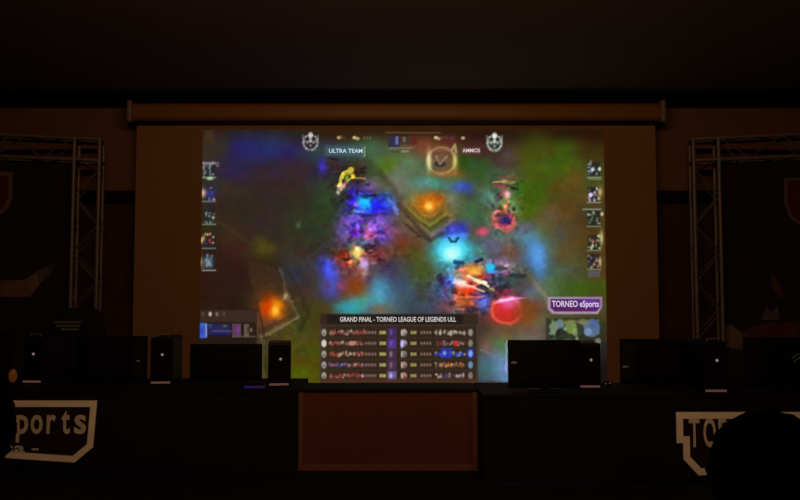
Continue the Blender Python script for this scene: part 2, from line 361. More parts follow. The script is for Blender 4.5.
# right cluster of lights
g(424,272,8,9,(76,98,38),.7); g(402,245,4,5,(120,56,28),.7); g(415,255,6,6,(86,96,40),.5); g(405,285,6,12,(66,88,112),.5); g(420,292,4,7,(62,58,34),.5)
g(455,233,9,6,(60,52,214),.95); g(462,230,6,6,(64,56,200),.7); g(447,234,6,4,(40,28,140),.8); l([(432,236),(444,230)],3,(140,120,130),.6); g(452,229.5,1.8,1.8,(130,90,236),.8)
g(453,251,10,9,(96,222,236),1); e(452.5,251,12,12,(128,240,244),.9,soft=8); e(452,253,8,7,(176,250,248),.85,soft=6); g(450,257,6,4,(190,252,246),.7); g(443,248,5,8,(80,190,232),.6); g(461,241,4,4,(110,160,246),.7); g(466,250,5,7,(72,170,180),.7); l([(450,238.5),(452,241.5),(456,241.5),(458,238)],2.4,(24,96,112),.9); g(454,235.5,2.5,2,(110,150,250),.8)
g(448,264,7,4,(70,140,140),.7); g(463,259,8,3,(60,140,160),.8); l([(455,262),(463,263)],3,(30,66,110),.7); l([(476,262),(482,260)],3,(22,34,62),.8)
g(490.5,268.5,4,4.2,(64,196,234),1); g(492,273,4,3,(50,110,190),.7); g(496,262,10,3,(130,110,166),.6); g(505,266,8,3,(150,130,170),.4)
g(482,232,4,2.5,(224,96,128),.95); g(476,231,6,5,(112,76,60),.6); g(474,239,4,4,(90,90,50),.5); g(493,246,10,8,(106,104,136),.5)
g(468,274,8,6,(222,126,84),.85); g(475,271,6,4,(240,182,80),.9); g(462,271,3,4,(240,150,140),.7); g(482,277,4,5,(190,60,60),.6); g(470,280,4,4,(190,50,30),.7); l([(470,276),(484,283),(494,291)],3,(246,226,214),.85); l([(476,279),(488,288)],1.6,(250,180,120),.7); g(460,283,3.5,4,(250,238,226),.95); l([(464,286),(476,288),(484,292)],3,(250,220,214),.85); g(466,292,8,4,(222,72,40),.85); g(474,288,3,3,(230,40,40),.7); l([(455,297),(484,297)],2.4,(230,120,84),.75); g(464,302,9,4,(206,104,58),.8); g(478,304,6,5,(160,76,72),.6); l([(458,309),(470,309)],2,(216,140,120),.6); g(448,287,5,8,(76,100,180),.7); g(451,279,3,4,(100,160,220),.7); g(443,283,4,6,(40,58,120),.5); g(446,293,2,5,(150,110,190),.5)
for x, y, a_, b__ in ((458,266,3,3),(486,280,4,2),(462,279,3,2),(490,284,4,2.4),(476,296,5,1.6),(455,292,3,3),(484,293,4,2.4),(492,296,5,3),(498,292,5,2),(500,270,8,1.8),(518,276,8,2.6),(505,286,7,3),(472,310,8,3),(452,302,4,3),(484,312,4,4),(440,278,3,5),(508,296,7,1.6)): e(x, y, a_, b__, (26,24,40), .6)
l([(481,285),(492,291)],2.6,(30,36,44),.8); g(490,290,3,2.5,(160,140,80),.6); g(482,300,6,6,(56,72,160),.8); g(486,305,4,5,(104,130,220),.7); g(497,285,4,6,(110,90,120),.5); g(502,280,7,4,(70,100,126),.6); g(489,276,3,3,(140,50,110),.6); g(505,275,3,2,(150,60,120),.6); g(513,280,9,6,(56,78,72),.5); g(447,308,5,3,(150,80,96),.5); g(443,307,5,3,(110,76,90),.5)
e(507,311,15.5,13,(206,58,52),.85,soft=3); e(511,312,9,8,(226,50,50),.7,soft=4); ring(507,311,15,13,1.6,(236,130,110),.45); g(497,315,4,6,(196,70,50),.6); g(521,312,8,8,(150,76,40),.75); g(528,312,6,7,(134,82,46),.6)
poly([(490,306),(500,299.5),(512,297),(538,298.2),(514,301),(500,303)],(236,150,196),.85); l([(501,300.4),(513,299)],2.6,(252,196,240),.9); g(509,302,5,5,(234,120,190),.7); g(505,293,7,3,(150,46,70),.7)
g(497,311,2,2,(240,150,140),.4); g(487,348,6,8,(150,104,84),.6); g(501,345,6,6,(84,128,72),.6); g(497,360,8,7,(110,146,176),.7); g(485,365,6,8,(80,120,140),.6); g(504,372,4,8,(130,150,190),.6); l([(480,351),(492,355),(503,360)],2,(150,150,140),.4); l([(506.5,340),(506.5,374)],1.6,(176,176,214),.7)
l([(478,383),(506,383)],3,(66,58,50),.7)
# figures under the bars, upper right
l([(493,182.6),(504,182.6)],2.2,(196,166,120),.85); l([(505,182.6),(516,182.6)],2.2,(160,132,86),.85); l([(495,187),(508,186)],2.4,(150,70,76),.8); g(504,192,5,4,(156,84,96),.8); g(507.6,194.5,2,2,(250,206,196),1); g(506,198,2.4,1.6,(230,170,150),.8); l([(509,201),(504,209),(497,213)],2.6,(196,104,80),.75); e(513,209,3.6,4,(150,160,110),.7); e(514,208.6,1.6,2.4,(30,36,26),.8); l([(512,188),(518,189)],2,(30,22,18),.7)
ring(504.5,220.5,11,9,2.0,(206,120,106),.8); e(504.5,220,8.5,6.5,(130,56,96),.8,soft=3); e(505.5,221,5,3,(46,50,130),.9,soft=2); g(501,227,6,2,(196,76,134),.7); g(495,221,3,5,(206,120,110),.5); g(480,222,4,8,(60,84,70),.4)
busy = np.zeros_like(QX)
for x, y, sx, sy, k in ((362,206,18,14,1),(362,232,18,12,1),(358,256,24,10,1),(470,284,26,18,1),(505,208,12,20,.8),(430,212,20,18,.25),(275,310,22,26,.2),(350,182,14,12,.9),(496,272,16,8,.8),(452,238,14,8,.3)):
    busy = np.maximum(busy, k*np.exp(-.5*(((QX-x)/sx)**2+((QY-y)/sy)**2)))
n1, n2, n3 = vnoise(2.4, 2.2), vnoise(4.2, 3.4), vnoise(9, 8)
lum = (n1.mean(-1)*.9+n2.mean(-1)*1.2)[..., None]
IMG *= np.clip(1+lum*(.045+.60*busy[..., None])+.05*n3+n2*.30*busy[..., None], .12, 2.2)
QX, QY = QX0+.5*_a[..., 0], QY0+.5*_a[..., 1]
# paving lines of the plinths and the dark edges of the path
l([(399,204),(410,218),(421,231),(431,240),(443,233)],4,(62,46,48),.6,2); l([(403,200),(413,214),(423,226),(431,234),(445,226),(455,220)],2.4,(134,120,100),.6,1.5)
l([(405,208),(418,221),(430,229),(448,217)],2,(70,66,26),.6,1.5); l([(409,209),(420,219),(430,225),(446,214)],1.8,(138,134,66),.65,1.5); l([(413,207),(421,215),(430,220),(443,212)],1.6,(84,74,34),.55,1.5); l([(415,204),(424,214),(432,216),(440,211)],1.6,(150,126,70),.5,1.5)
l([(404,186),(408,198),(405,208)],3,(124,116,86),.45,2); l([(380,172),(392,186),(400,200)],5,(60,50,40),.3,4); l([(366,160),(378,170),(386,182)],6,(58,50,38),.25,4)
l([(262,330),(279,322),(296,312)],2,(64,50,44),.6,1.5); l([(262,337),(280,328),(298,317)],2.4,(126,116,84),.7,1.5); l([(286,292),(292,303),(298,316)],2,(104,98,80),.6,1.5); l([(303,300),(308,314),(300,330)],5,(48,42,22),.5,4); l([(288,270),(296,286),(303,298)],4,(52,46,40),.5,3); l([(256,300),(262,322),(264,338)],2.5,(52,38,30),.6,2)
e(285.5,296,2,2,(160,156,130),.7); g(274,309,8,8,(196,100,18),.75); g(268.5,307,3.5,5,(200,60,14),.7); g(275.5,310,3,4.2,(255,206,84),.95); g(279,304,3,3,(220,150,40),.6)
g(428,203,9,7,(196,116,34),.55); g(429,206,2.6,3,(255,214,110),.9)
l([(214,220),(226,226),(240,238),(252,244)],3,(76,62,46),.4,3); l([(250,262),(253,284),(259,300)],4,(74,58,44),.5,4)
# the brightest shapes stay crisp
g(453,251,11,10,(90,214,236),.85); e(452.5,252,11,10,(140,240,246),.85,soft=8); e(452,254,7,6,(206,255,250),.9,soft=6); g(452,239,4,3,(120,160,250),.7); l([(449,238),(451,241.5),(456,241.5),(458,238)],2.6,(20,90,108),.9); l([(455,262),(463,263)],4,(26,60,104),.8,2); l([(464,260),(474,259)],3,(60,150,166),.7,2); l([(476,262),(482,259.5)],3.4,(22,30,60),.8,2)
e(490.5,268.5,4.2,4.4,(60,196,238),.9,soft=3); g(364,202,4.2,3.8,(40,206,250),.95); g(356.5,204.5,2.6,1.8,(160,150,250),.9); g(378,206,5,4,(40,40,232),.6)
e(507,311,15,12.5,(184,58,54),.7,soft=4); g(503,312,7,5,(216,48,50),.55); g(500,317,8,4,(170,70,60),.4); ring(506.5,311,14.4,12.2,1.2,(244,150,120),.35); g(522,312,7,8,(146,74,40),.75); g(530,311,6,7,(118,78,46),.7); g(508,303,6,4,(238,130,200),.75); poly([(491,305.5),(500,299.5),(512,297),(538,298.2),(516,301),(502,303)],(240,160,204),.85); l([(500,300.6),(513,299)],2.4,(255,210,246),.9)
g(461,283,3.6,4.2,(252,242,232),.9); g(467,274,4,4,(240,140,100),.7); g(475,271,5,3.6,(246,190,90),.75); l([(468,276),(478,280),(488,286)],2.6,(252,232,214),.85); l([(466,285),(476,288),(484,291)],2.8,(250,222,216),.85); l([(477,287),(489,292)],2.4,(34,40,44),.7); g(465,291,7,3,(226,76,40),.7); l([(456,297),(482,297)],2,(240,136,96),.7); g(464,302,7,3,(206,106,60),.6)
g(357,253.5,3.6,4,(252,226,150),.95); g(364,264,3.6,3.6,(206,180,226),.75); g(508,194.5,2,2.2,(252,214,206),.9); g(482,232,3.6,2.4,(228,100,134),.85); g(537,257,4.5,10,(104,160,220),.7,-12); g(329,270,3.4,6,(92,104,232),.7,-15)
g(300,220,5,14,(50,66,40),.4); g(517,300,2,2,(236,170,200),.4)
IMG = 255*(np.clip(IMG, 0, 255)/255)**1.13; _m = IMG.mean(-1, keepdims=True); IMG = np.clip(_m+(IMG-_m)*1.16, 0, 255)
QX, QY = QX0, QY0
# framed ring portrait top right and heraldic crests
ring(441.5,160.5,13.5,13,1.4,(190,160,110),.6); ring(441.5,160.5,11.5,11,1.2,(110,84,54),.5); g(441,150,7,2.4,(140,90,66),.6); g(436,165,3,5,(70,56,52),.5); e(441,162,9.5,8.5,(112,88,68),.7,soft=2); e(440,164,6,3.2,(46,44,50),.9); l([(436,156),(440,164),(447,156)],2.4,(150,120,96),.8); g(429,161,1.8,7,(244,232,170),.9); g(455,161,1.8,6,(216,214,120),.8); l([(452,150),(455,144),(456,152)],2,(190,164,104),.8); g(441,174,8,2,(166,122,74),.7)
def crest(x, y, c1_, c2_, crown):
    poly([(x-8,y-7),(x+8,y-7),(x+7,y+4),(x+3,y+9),(x-3,y+9),(x-7,y+4)], (26,32,36), .55)
    for k in range(14):
        t = k/14*2*math.pi; e(x+7*math.cos(t), y+1+7.4*math.sin(t), 1.3, 1.3, c1_, .6+.3*(k % 2))
    l([(x-6.5,y),(x+6.5,y)],2,c1_,.6); e(x,y-6,2.2,3.2,c2_,.95,soft=2); e(x,y-1,1.4,2,c2_,.7); e(x,y+4,1.5,1.3,c1_,.6)
    for sx in (-1, 1): l([(x+sx*7.6,y-6),(x+sx*7,y+3),(x+sx*3,y+8.5)],1.5,c1_,.55); e(x+sx*5,y-4.5,1.2,1,c1_,.8); e(x+sx*3,y+1.6,1.3,1,c1_,.7)
    e(x-3.4,y-3,1.7,1.5,(24,34,36),.8); e(x+3.4,y-3,1.7,1.5,(24,34,36),.8); e(x-3,y+4,1.6,1.6,(26,36,40),.7); e(x+3,y+4,1.6,1.6,(26,36,40),.7)
crest(310.5,141.5,(164,160,160),(214,206,200),1)
e(494.5,143,7.5,9,(120,128,116),.75,soft=2); crest(494.5,142,(176,184,168),(236,240,232),0)
# top bars and counters
l([(330,131.6),(480,131.6)],2,(40,22,14),.5); l([(386,132.6),(440,132.8)],1.6,(104,80,56),.7); r(388,136,400,147,(40,42,72),.85); r(395.4,136.5,398.4,144.5,(112,122,176),.8); r(400,136,411,144.5,(62,48,44),.8); r(403,137,405.5,142,(150,132,116),.6); r(411,136,417,145,(92,28,28),.8); l([(390,148.2),(412,148)],1.6,(130,116,110),.7); l([(402,151.4),(408,151.4)],2.2,(140,148,124),.7); l([(392,152),(399,152)],2,(70,44,60),.5)
for x, y, c in ((339,137.6,(206,180,126)),(341,137.4,(170,140,90)),(354.5,137.6,(220,196,140)),(357.5,138.6,(190,166,112)),(436,137.6,(224,200,160)),(438.5,138.6,(180,156,120)),(463,138,(196,170,132))):
    e(x, y, 2, 1.6, c, .9)
for x in (345, 364, 367, 370, 442, 446, 452): e(x, 138, 1.1, 1.6, (120,100,80), .6)
r(325,145.5,363,156,(66,96,110),.6,3); l([(364.5,147),(364.5,156)],1.3,(170,184,170),.7); r(340,136,352,139,(40,22,14),.5)
r(442,135,456,144,(92,34,48),.45,3); r(461,147,481,154,(110,70,76),.5,2)
# column of portraits on either side
def icons(x0, ys, pal, mirror, seed):
    q = random.Random(seed)
    for k, y in enumerate(ys):
        r(x0, y, x0+12, y+15, (34,32,36), .75)
        p = pal[k]
        for _ in range(20):
            cx, cy = x0+q.uniform(.5, 11.5), y+q.uniform(.5, 14); c = q.choice(p)
            e(cx, cy, q.uniform(.7, 1.6), q.uniform(.8, 1.9), c if q.random() > .3 else (26,26,30), .8)
        l([(x0-.5, y+15.4), (x0+12.5, y+15.4)], 1.4, q.choice([(150,160,130),(170,164,150),(120,140,120)]), .75)
Lp = [[(120,120,150),(60,70,120),(96,110,96),(170,170,176)],[(226,176,150),(60,70,160),(180,130,100),(40,50,140)],[(190,180,160),(60,110,110),(36,60,60),(120,140,130)],[(214,170,90),(150,60,56),(50,60,100),(190,180,140)],[(220,190,110),(96,140,160),(60,90,120),(190,160,100)]]
Rp = [[(150,170,180),(90,110,150),(220,214,190),(70,110,100)],[(206,200,226),(90,110,110),(200,180,110),(50,60,56)],[(120,150,150),(60,100,90),(160,170,150),(80,110,100)],[(160,70,76),(150,170,120),(220,224,160),(40,80,66)],[(180,140,120),(220,190,130),(120,96,140),(90,100,140)]]
icons(203,[162,186,209,233,255],Lp,0,4); icons(588,[162,187,211,235,254],Rp,1,9)
r(202,162,216,164.5,(150,140,150),.75); l([(204,162),(204,178)],1.2,(150,150,160),.7); l([(210,164),(210,178)],1.3,(130,150,170),.7); e(210,178.5,3.4,1.6,(176,206,160),.9); r(216,162,219,167,(120,116,130),.6)
g(203,193,2.2,3,(240,194,160),.9); g(211,194,3,4,(50,60,160),.7); g(201,240,1.8,2.4,(244,206,120),.95); g(199.5,262,2,4,(230,190,110),.9); g(208,262,3,3.4,(120,160,176),.8)
e(592.5,169.5,1.7,2,(220,224,230),.9); e(599.5,169,1.6,2,(232,220,190),.9); l([(589,179),(601,179)],2,(96,150,60),.7); e(590.5,195,2,2.4,(216,208,236),.95); g(600,192,1.6,3,(214,190,110),.9); l([(583,209.3),(601,209.3)],1.5,(140,156,140),.8); e(602,214,1.4,2,(220,204,180),.9); g(601.5,238,1.2,5,(216,226,160),.8); e(600,262,1.4,5,(226,190,130),.7); r(588,271,600,277,(90,100,140),.5)
# player panel lower left, minimap and tag lower right
r(192,309,258,389,(30,22,18),.8,2); r(194,310,256,322,(64,46,38),.7)
for x, c in ((196,(130,104,90)),(203,(90,66,56)),(210.2,(226,206,190)),(217,(130,106,96)),(224,(88,60,52))): e(x,314,1.5,2.2,c,.85)
r(193,323,207,338,(60,120,190),.9); r(195,324,197,337,(190,214,214),.8); g(201,331,3,4,(46,60,190),.9); r(205.4,324,207,337,(150,140,226),.8); e(210,326,1.8,2,(90,190,190),.8); r(208,324,230,335,(32,40,96),.8); l([(212,331),(231,331)],1.3,(92,80,140),.8); e(225,326,2,1.2,(110,120,60),.7); l([(212,335),(226,335)],2,(16,12,90),.8)
r(232,323.5,241,337,(110,70,110),.7); e(238,330,2,4,(120,56,150),.8); r(244,324,249,337,(120,100,84),.75); e(251,330,1.5,2,(150,120,104),.7); l([(233,336.5),(255,336.5)],1.6,(110,90,90),.6); r(247,327,250,333,(50,36,28),.7)
for y in (312, 341): l([(257.5, y), (257.5, y+26)], 1.4, (110,80,60), .6)
poly([(548,297),(602,297),(602,307),(598,314),(553,314),(548,309)], (170,150,170), .95)
poly([(550.5,299),(600,299),(600,307),(596.5,311.5),(554.5,311.5),(550.5,308)], (72,26,92), .95); g(590,304,7,4,(130,70,190),.7); l([(554,309),(597,309)],2,(96,26,84),.8)
r(546,318,601,350,(44,52,38),.9)
for _ in range(60):
    _q = random.Random(_*7+1); e(_q.uniform(549,600),_q.uniform(320,345),_q.uniform(.8,2.4),_q.uniform(.8,2),_q.choice([(30,36,28),(110,130,70),(130,140,120),(60,70,60),(24,28,24)]),.6)
for x, y, rx, ry, c in ((554,328,4,7,(130,150,120)),(560,324,4,5,(110,140,150)),(562,334,6,6,(34,46,36)),(571,327,6,7,(120,150,70)),(575,332,3,4,(140,156,96)),(570,322,8,2,(120,120,76)),(592,328,8,9,(90,120,160)),(594,324,4,4,(70,96,150)),(588,332,4,4,(120,150,190)),(577,339,1.6,3,(150,150,126)),(568,341,5,2,(100,106,84)),(583,322,5,3,(130,126,90)),(598,341,3,3,(130,126,126)),(565,329,1.6,1.6,(150,170,170)),(558,333,2,3,(24,30,26)),(580,330,3,5,(50,60,50))): e(x,y,rx,ry,c,.8,soft=1.6)
# score table
r(320,314,478,381,(46,35,26),.93,1.5); r(327,314.5,463,324,(26,22,24),.95); l([(320,325.4),(478,325.4)],1.2,(82,64,54),.5)
for (x0, x1) in ((320,321.5),(476.5,478)): r(x0,325,x1,380,(86,70,60),.6)
q = random.Random(5)
RED, CRM, BLU, YEL = [(150,60,60),(170,84,76),(150,110,96),(110,54,50)], [(206,196,176),(180,176,150)], [(96,84,160),(70,64,150),(110,110,150)], [(176,168,90),(190,180,116)]
for k in range(5):
    y = 332.5+k*10.8
    l([(321,y+5.4),(477,y+5.4)],1,(72,54,40),.5)
    e(324,y,2.4,3.6,(176,172,158),.85); e(324,y+1,1.1,1.2,(70,70,64),.7)
    for j in range(14):
        c = q.choice([RED,RED,RED+CRM,BLU+RED,RED][k]); x = 330.5+j*2.55
        e(x+q.uniform(-.8,.8),y+q.uniform(-1,1),q.uniform(.9,1.8),q.uniform(1.2,2.6),c,.8); e(x+q.uniform(-1.6,1.6),y+q.uniform(-2,2),.9,1,q.choice(CRM+RED+[(40,30,30)]),.7)
    for j in range(4): e(366.5+j*2.9,y,1.1,1.5,(156,118,110),.8)
    r(379.5,y-1.7,386,y+1.7,(180,172,100),.85); r(381.5,y-1.7,382,y+1.7,(90,84,40),.6)
    r(387.5,y-4.6,396.5,y+5.2,[(62,44,104),(82,52,140),(66,46,74),(74,48,84),(110,98,160)][k],.9); e(391,y,1.4,2.8,[(96,80,150),(104,74,190),(150,120,140),(140,100,130),(196,190,226)][k],.8)
    e(404,y,3,3.4,[(186,176,160),(170,164,206),(130,140,110),(176,140,120),(196,130,116)][k],.85); r(401,y-3,402.4,y+3.4,(220,214,214),.55); e(405,y+1.6,1.4,1.2,(70,60,60),.7)
    r(410.5,y-1.6,416.5,y+1.6,(172,162,96),.8); r(413,y-1.7,413.6,y+1.7,(90,84,40),.6)
    for j in range(4): e(421.5+j*2.9,y,1.1,1.5,(156,122,108),.75)
    for j in range(12):
        c = q.choice([CRM+[(120,110,90)],RED+[(120,110,126)],[(60,80,206),(50,60,190),(150,150,190),(96,150,130)],[(200,150,96),(190,80,40),(110,96,80)],[(150,120,120),(90,70,130),(170,150,150)]][k]); x = 436.5+j*2.5
        e(x+q.uniform(-.8,.8),y+q.uniform(-1,1),q.uniform(.9,1.8),q.uniform(1.2,2.6),c,.8); e(x+q.uniform(-1.6,1.6),y+q.uniform(-2,2),.9,1,q.choice(CRM+[(40,36,30),(60,50,40)]),.7)
    e(470.5,y,2.4,3.6,[(150,146,130),(130,130,114),(90,136,230),(110,150,196),(140,120,110)][k],.9)
r(441,348,452,358,(40,52,196),.75); e(444.5,353,1.8,2,(130,160,240),.9); r(466,348,475,358,(34,44,150),.6); e(470.5,353.5,2.2,3.4,(120,160,240),.95); e(456,343.4,2.4,3,(206,40,50),.9); e(324,343.5,2.4,3.6,(216,208,196),.9); e(352,343.4,4,2.4,(196,140,120),.8); e(402,344,1.6,4,(196,190,240),.9)
r(320,378.5,478,384,(74,46,30),.85,1.5)
IMG *= np.clip(1+vnoise(2.0, 1.9).mean(-1)[..., None]*.08, .6, 1.4)
IMG = np.clip(IMG, 0, 255)/255
LIN = np.where(IMG <= .04045, IMG/12.92, ((IMG+.055)/1.055)**2.4)
me = bpy.data.meshes.new('projected_image')
co = np.stack([WX, np.full_like(WX, -.004), WZ], -1).reshape(-1, 3)
idx = np.arange(NX*NY).reshape(NY, NX)
quads = np.stack([idx[:-1, :-1], idx[:-1, 1:], idx[1:, 1:], idx[1:, :-1]], -1).reshape(-1, 4)
me.vertices.add(len(co)); me.vertices.foreach_set('co', co.astype(np.float32).ravel())
me.loops.add(quads.size); me.loops.foreach_set('vertex_index', quads.astype(np.int32).ravel())
me.polygons.add(len(quads)); me.polygons.foreach_set('loop_start', np.arange(0, quads.size, 4, dtype=np.int32))
me.update(calc_edges=True)
ca = me.color_attributes.new('picture', 'FLOAT_COLOR', 'POINT')
ca.data.foreach_set('color', np.concatenate([LIN.reshape(-1, 3), np.ones((NX*NY, 1))], 1).astype(np.float32).ravel())
pm = bpy.data.materials.new('projected_picture'); pm.use_nodes = True
nt = pm.node_tree; b = nt.nodes['Principled BSDF']; b.inputs['Base Color'].default_value = (.03, .03, .03, 1); b.inputs['Roughness'].default_value = 1; b.inputs['Specular IOR Level'].default_value = 0
at = nt.nodes.new('ShaderNodeAttribute'); at.attribute_name = 'picture'
nt.links.new(at.outputs['Color'], b.inputs['Emission Color']); b.inputs['Emission Strength'].default_value = 1.0
me.materials.append(pm)
pic = bpy.data.objects.new('projected_image', me); COL.objects.link(pic); pic.parent = scr
def ptxt(name, body, px0, px1, base, cap, rgb, bold=.015):
    a0, a1, t0 = P(px0, base, YS-.006), P(px1, base, YS-.006), P(px0, base-cap, YS-.006)
    m = glow(name+'_light', srgb(*rgb), 1.0)
    text_mesh(name, body, m, pic, a0.x, a1.x, a0.z, t0.z-a0.z, -.006, thick=.001, bold=bold)
ptxt('title_lettering', 'GRAND FINAL - TORNEO LEAGUE OF LEGENDS ULL', 340, 456, 321.6, 4.6, (206, 202, 200))
ptxt('team_lettering', 'ULTRA TEAM', 329, 362.5, 152.8, 4.0, (190, 214, 226))
ptxt('opponent_lettering', 'AMMOS', 462.5, 480, 152.2, 3.6, (214, 190, 196))
ptxt('tag_lettering', 'TORNEO eSports', 552, 599, 306.8, 6.0, (220, 204, 232))

# ------------------------------------------------------------------ truss frames and banners
PHI = R(14); TW = .265; LB = 2.75
def truss(px, Yc, side, label):
    o = P(px, 300, Yc); rz = math.pi+PHI if side < 0 else -PHI
    t = thing('truss_frame', label, 'truss', (o.x, Yc, 0), rz, 'aluminium truss frames')
    top = P(px, 139, Yc).z; h = TW/2; cr = .022
    zt1, zt0 = top-cr, top-TW
    for xc in (0, LB):
        obj('base_plate', B(xc-.3, xc+.3, -.3, .3, 0, .02, .006), M['alu'], t)
        for sx in (-1, 1):
            for sy in (-1, 1):
                obj('chord', T((xc+sx*h, sy*h, .02), (xc+sx*h, sy*h, zt1), cr, seg=12), M['alu'], t)
        bm = bmesh.new(); z = .12; k = 0
        while z < zt0-.1:
            z2 = min(z+.32, zt0); d = 1 if k % 2 else -1
            for sy in (-1, 1): tube(bm, (xc-d*h, sy*h, z), (xc+d*h, sy*h, z2), .008, 8)
            for sx in (-1, 1): tube(bm, (xc+sx*h, -d*h, z), (xc+sx*h, d*h, z2), .008, 8)
            z = z2; k += 1
        obj('bracing', bm, M['brace'], t)
        for z in (zt0, zt1):
            bm = bmesh.new()
            for s in (-1, 1):
                tube(bm, (xc-h, s*h, z), (xc+h, s*h, z), cr, 10); tube(bm, (xc+s*h, -h, z), (xc+s*h, h, z), cr, 10)
            obj('corner_frame', bm, M['alu'], t)
    for z in (zt0, zt1):
        for sy in (-1, 1): obj('beam_chord', T((h, sy*h, z), (LB-h, sy*h, z), cr, seg=12), M['alu'], t)
    bm = bmesh.new(); x = h+.02; k = 0
    while x < LB-h-.1:
        x2 = x+.31; d = 1 if k % 2 else -1; zz = (zt0, zt1) if d > 0 else (zt1, zt0)
        for sy in (-1, 1): tube(bm, (x, sy*h, zz[0]), (min(x2, LB-h), sy*h, zz[1]), .008, 8)
        for z in (zt0, zt1): tube(bm, (x, -d*h, z), (min(x2, LB-h), d*h, z), .008, 8)
        x = x2; k += 1
    obj('beam_bracing', bm, M['brace'], t)
    return o, rz, zt0
def plane_uv(px, py, o, rz, Yc):
    """where the sight line meets the banner's upright plane, in the banner's own x, z"""
    ax = Vector((math.cos(rz), math.sin(rz), 0)); nn = Vector((-ax.y, ax.x, 0)); d = ray(px, py)
    q = CAM + d*((Vector((o.x, Yc, 0))-CAM).dot(nn)/d.dot(nn))
    return ((q-Vector((o.x, Yc, 0))).dot(ax), q.z)
for side, px, lab, blab in ((-1, 85.5, 'aluminium truss frame left of the screen, holding the left black banner', 'black banner with a red shield and a tan chevron, left of the screen'),
                            (1, 707.5, 'aluminium truss frame right of the screen, holding the right black banner', 'black banner with a red shield and a rust coloured print, right of the screen')):
    Yc = 8.0
    o, rz, zt0 = truss(px, Yc, side, lab)
    ban = thing('hanging_banner', blab, 'banner', (o.x, Yc, 0), rz, 'banners in the truss frames')
    f = 1 if side < 0 else -1
    ztop = zt0-.024
    bm = bmesh.new(); n = 40
    xs = np.linspace(TW/2+.035, LB-TW/2-.035, n); rowsz = np.linspace(.45, ztop, 12)
    vv = {}
    for i, x in enumerate(xs):
        for j, z in enumerate(rowsz):
            amp = .004*(1-(z-.45)/(ztop-.45))
            for s in (0, 1): vv[i, j, s] = bm.verts.new((x, amp*math.sin(i*.9)+(s-.5)*.004, z))
    for i in range(n-1):
        for j in range(11):
            for s in (0, 1): bm.faces.new([vv[i, j, s], vv[i+1, j, s], vv[i+1, j+1, s], vv[i, j+1, s]])
    for i in range(n-1):
        for j in (0, 11): bm.faces.new([vv[i, j, 0], vv[i+1, j, 0], vv[i+1, j, 1], vv[i, j, 1]])
    for j in range(11):
        for i in (0, n-1): bm.faces.new([vv[i, j, 0], vv[i, j+1, 0], vv[i, j+1, 1], vv[i, j, 1]])
    obj('banner_cloth', bm, M['banner'], ban, smooth=False)
    for k in range(5):
        bm = bmesh.new(); x = .35+k*(LB-.7)/4; tube(bm, (x-.01, 0, ztop+.002), (x+.01, 0, ztop+.002), .012, 8)
        for sy in (-1, 1): tube(bm, (x, 0, ztop), (x, sy*TW/2, zt0), .004, 6)
        obj('hanging_cord', bm, M['black'], ban)
    uv = lambda pts: [plane_uv(x, y, o, rz, Yc) for x, y in pts]
    y0, y1 = (.008, .012) if f > 0 else (-.012, -.008)
    def sh(cx, w_, yt, yb):
        return uv([(cx-w_, yt), (cx+w_, yt), (cx+w_, yt+(yb-yt)*.55), (cx+w_*.7, yt+(yb-yt)*.82), (cx, yb), (cx-w_*.7, yt+(yb-yt)*.82), (cx-w_, yt+(yb-yt)*.55)])
    s1 = sh(-6, 19, 172, 219) if side < 0 else sh(803, 19, 178, 227)
    em = obj('shield_field', prism(inset(s1, .03), 0, y0, y1), M['shieldred'], ban)
    obj('shield_outline', outline(s1, .045, y0, y1+f*.002), M['shieldline'], em)
    if side < 0:
        obj('printed_chevron', prism(uv([(-40, 280), (24, 280), (38, 271), (40, 284), (30, 297), (-40, 297)]), 0, y0, y1), M['art1'], ban)
        obj('printed_tip', prism(uv([(38.5, 271), (54, 263), (52, 272), (40.5, 283)]), 0, y0, y1), M['art2'], ban)
    else:
        obj('printed_facet', prism(uv([(770, 274), (776, 276), (784, 296), (779, 298), (772, 288)]), 0, y0, y1), M['art3'], ban)
        obj('printed_facet', prism(uv([(761, 320), (766, 306), (771, 312), (777, 306), (780, 320)]), 0, y0, y1), M['art2'], ban)
        obj('printed_band', prism(uv([(744, 330), (768, 322), (800, 322), (830, 312), (830, 350), (744, 350)]), 0, y0, y1), M['art3'], ban)
        obj('printed_patch', prism(uv([(721, 328), (730, 324), (743, 334), (742, 350), (722, 346)]), 0, y0, y1), M['art1'], ban)

# ------------------------------------------------------------------ desks and the signs on their fronts
def desk(name, label, x0, x1, y0, y1, m, edge=None):
    t = thing(name, label, 'desk', ((x0+x1)/2, (y0+y1)/2, 0)); hw, hd = (x1-x0)/2, (y1-y0)/2
    obj('desktop', B(-hw, hw, -hd, hd, .722, .75, .004), M['deskblack'], t)
    fp = obj('front_panel', B(-hw+.02, hw-.02, -hd+.012, -hd+.032, .03, .722), m, t)
    if edge:
        for s in (-1, 1): obj('edge_strip', B(s*hw-(.045 if s > 0 else 0), s*hw+(.045 if s < 0 else 0), -hd+.004, -hd+.0118, .03, .7215, .002, 1), edge, t)
        obj('bottom_rail', B(-hw+.046, hw-.046, -hd+.004, -hd+.0118, .03, .085, .002, 1), edge, t)
    for s in (-1, 1): obj('side_panel', B(s*hw-.02*(s > 0), s*hw+.02*(s < 0), -hd+.033, hd-.02, 0, .722), m, t)
    return t
YL, YR = 6.30, 5.98
xl = P(298, 400, YL).x; xr = P(478, 400, YL).x
desk('wooden_desk', 'plain reddish brown desk under the screen, between the two long black desks', xl+.004, xr-.004, YL, YL+.42, M['wood'], M['woodedge'])
DL = desk('long_desk', 'long black desk left of the brown desk, with the sign ending in ports', -4.7, xl-.006, YL, YL+.75, M['deskblack'])
DR = desk('long_desk', 'long black desk right of the brown desk, with the sign starting with T', xr+.006, 4.5, YR, YR+.75, M['deskblack'])
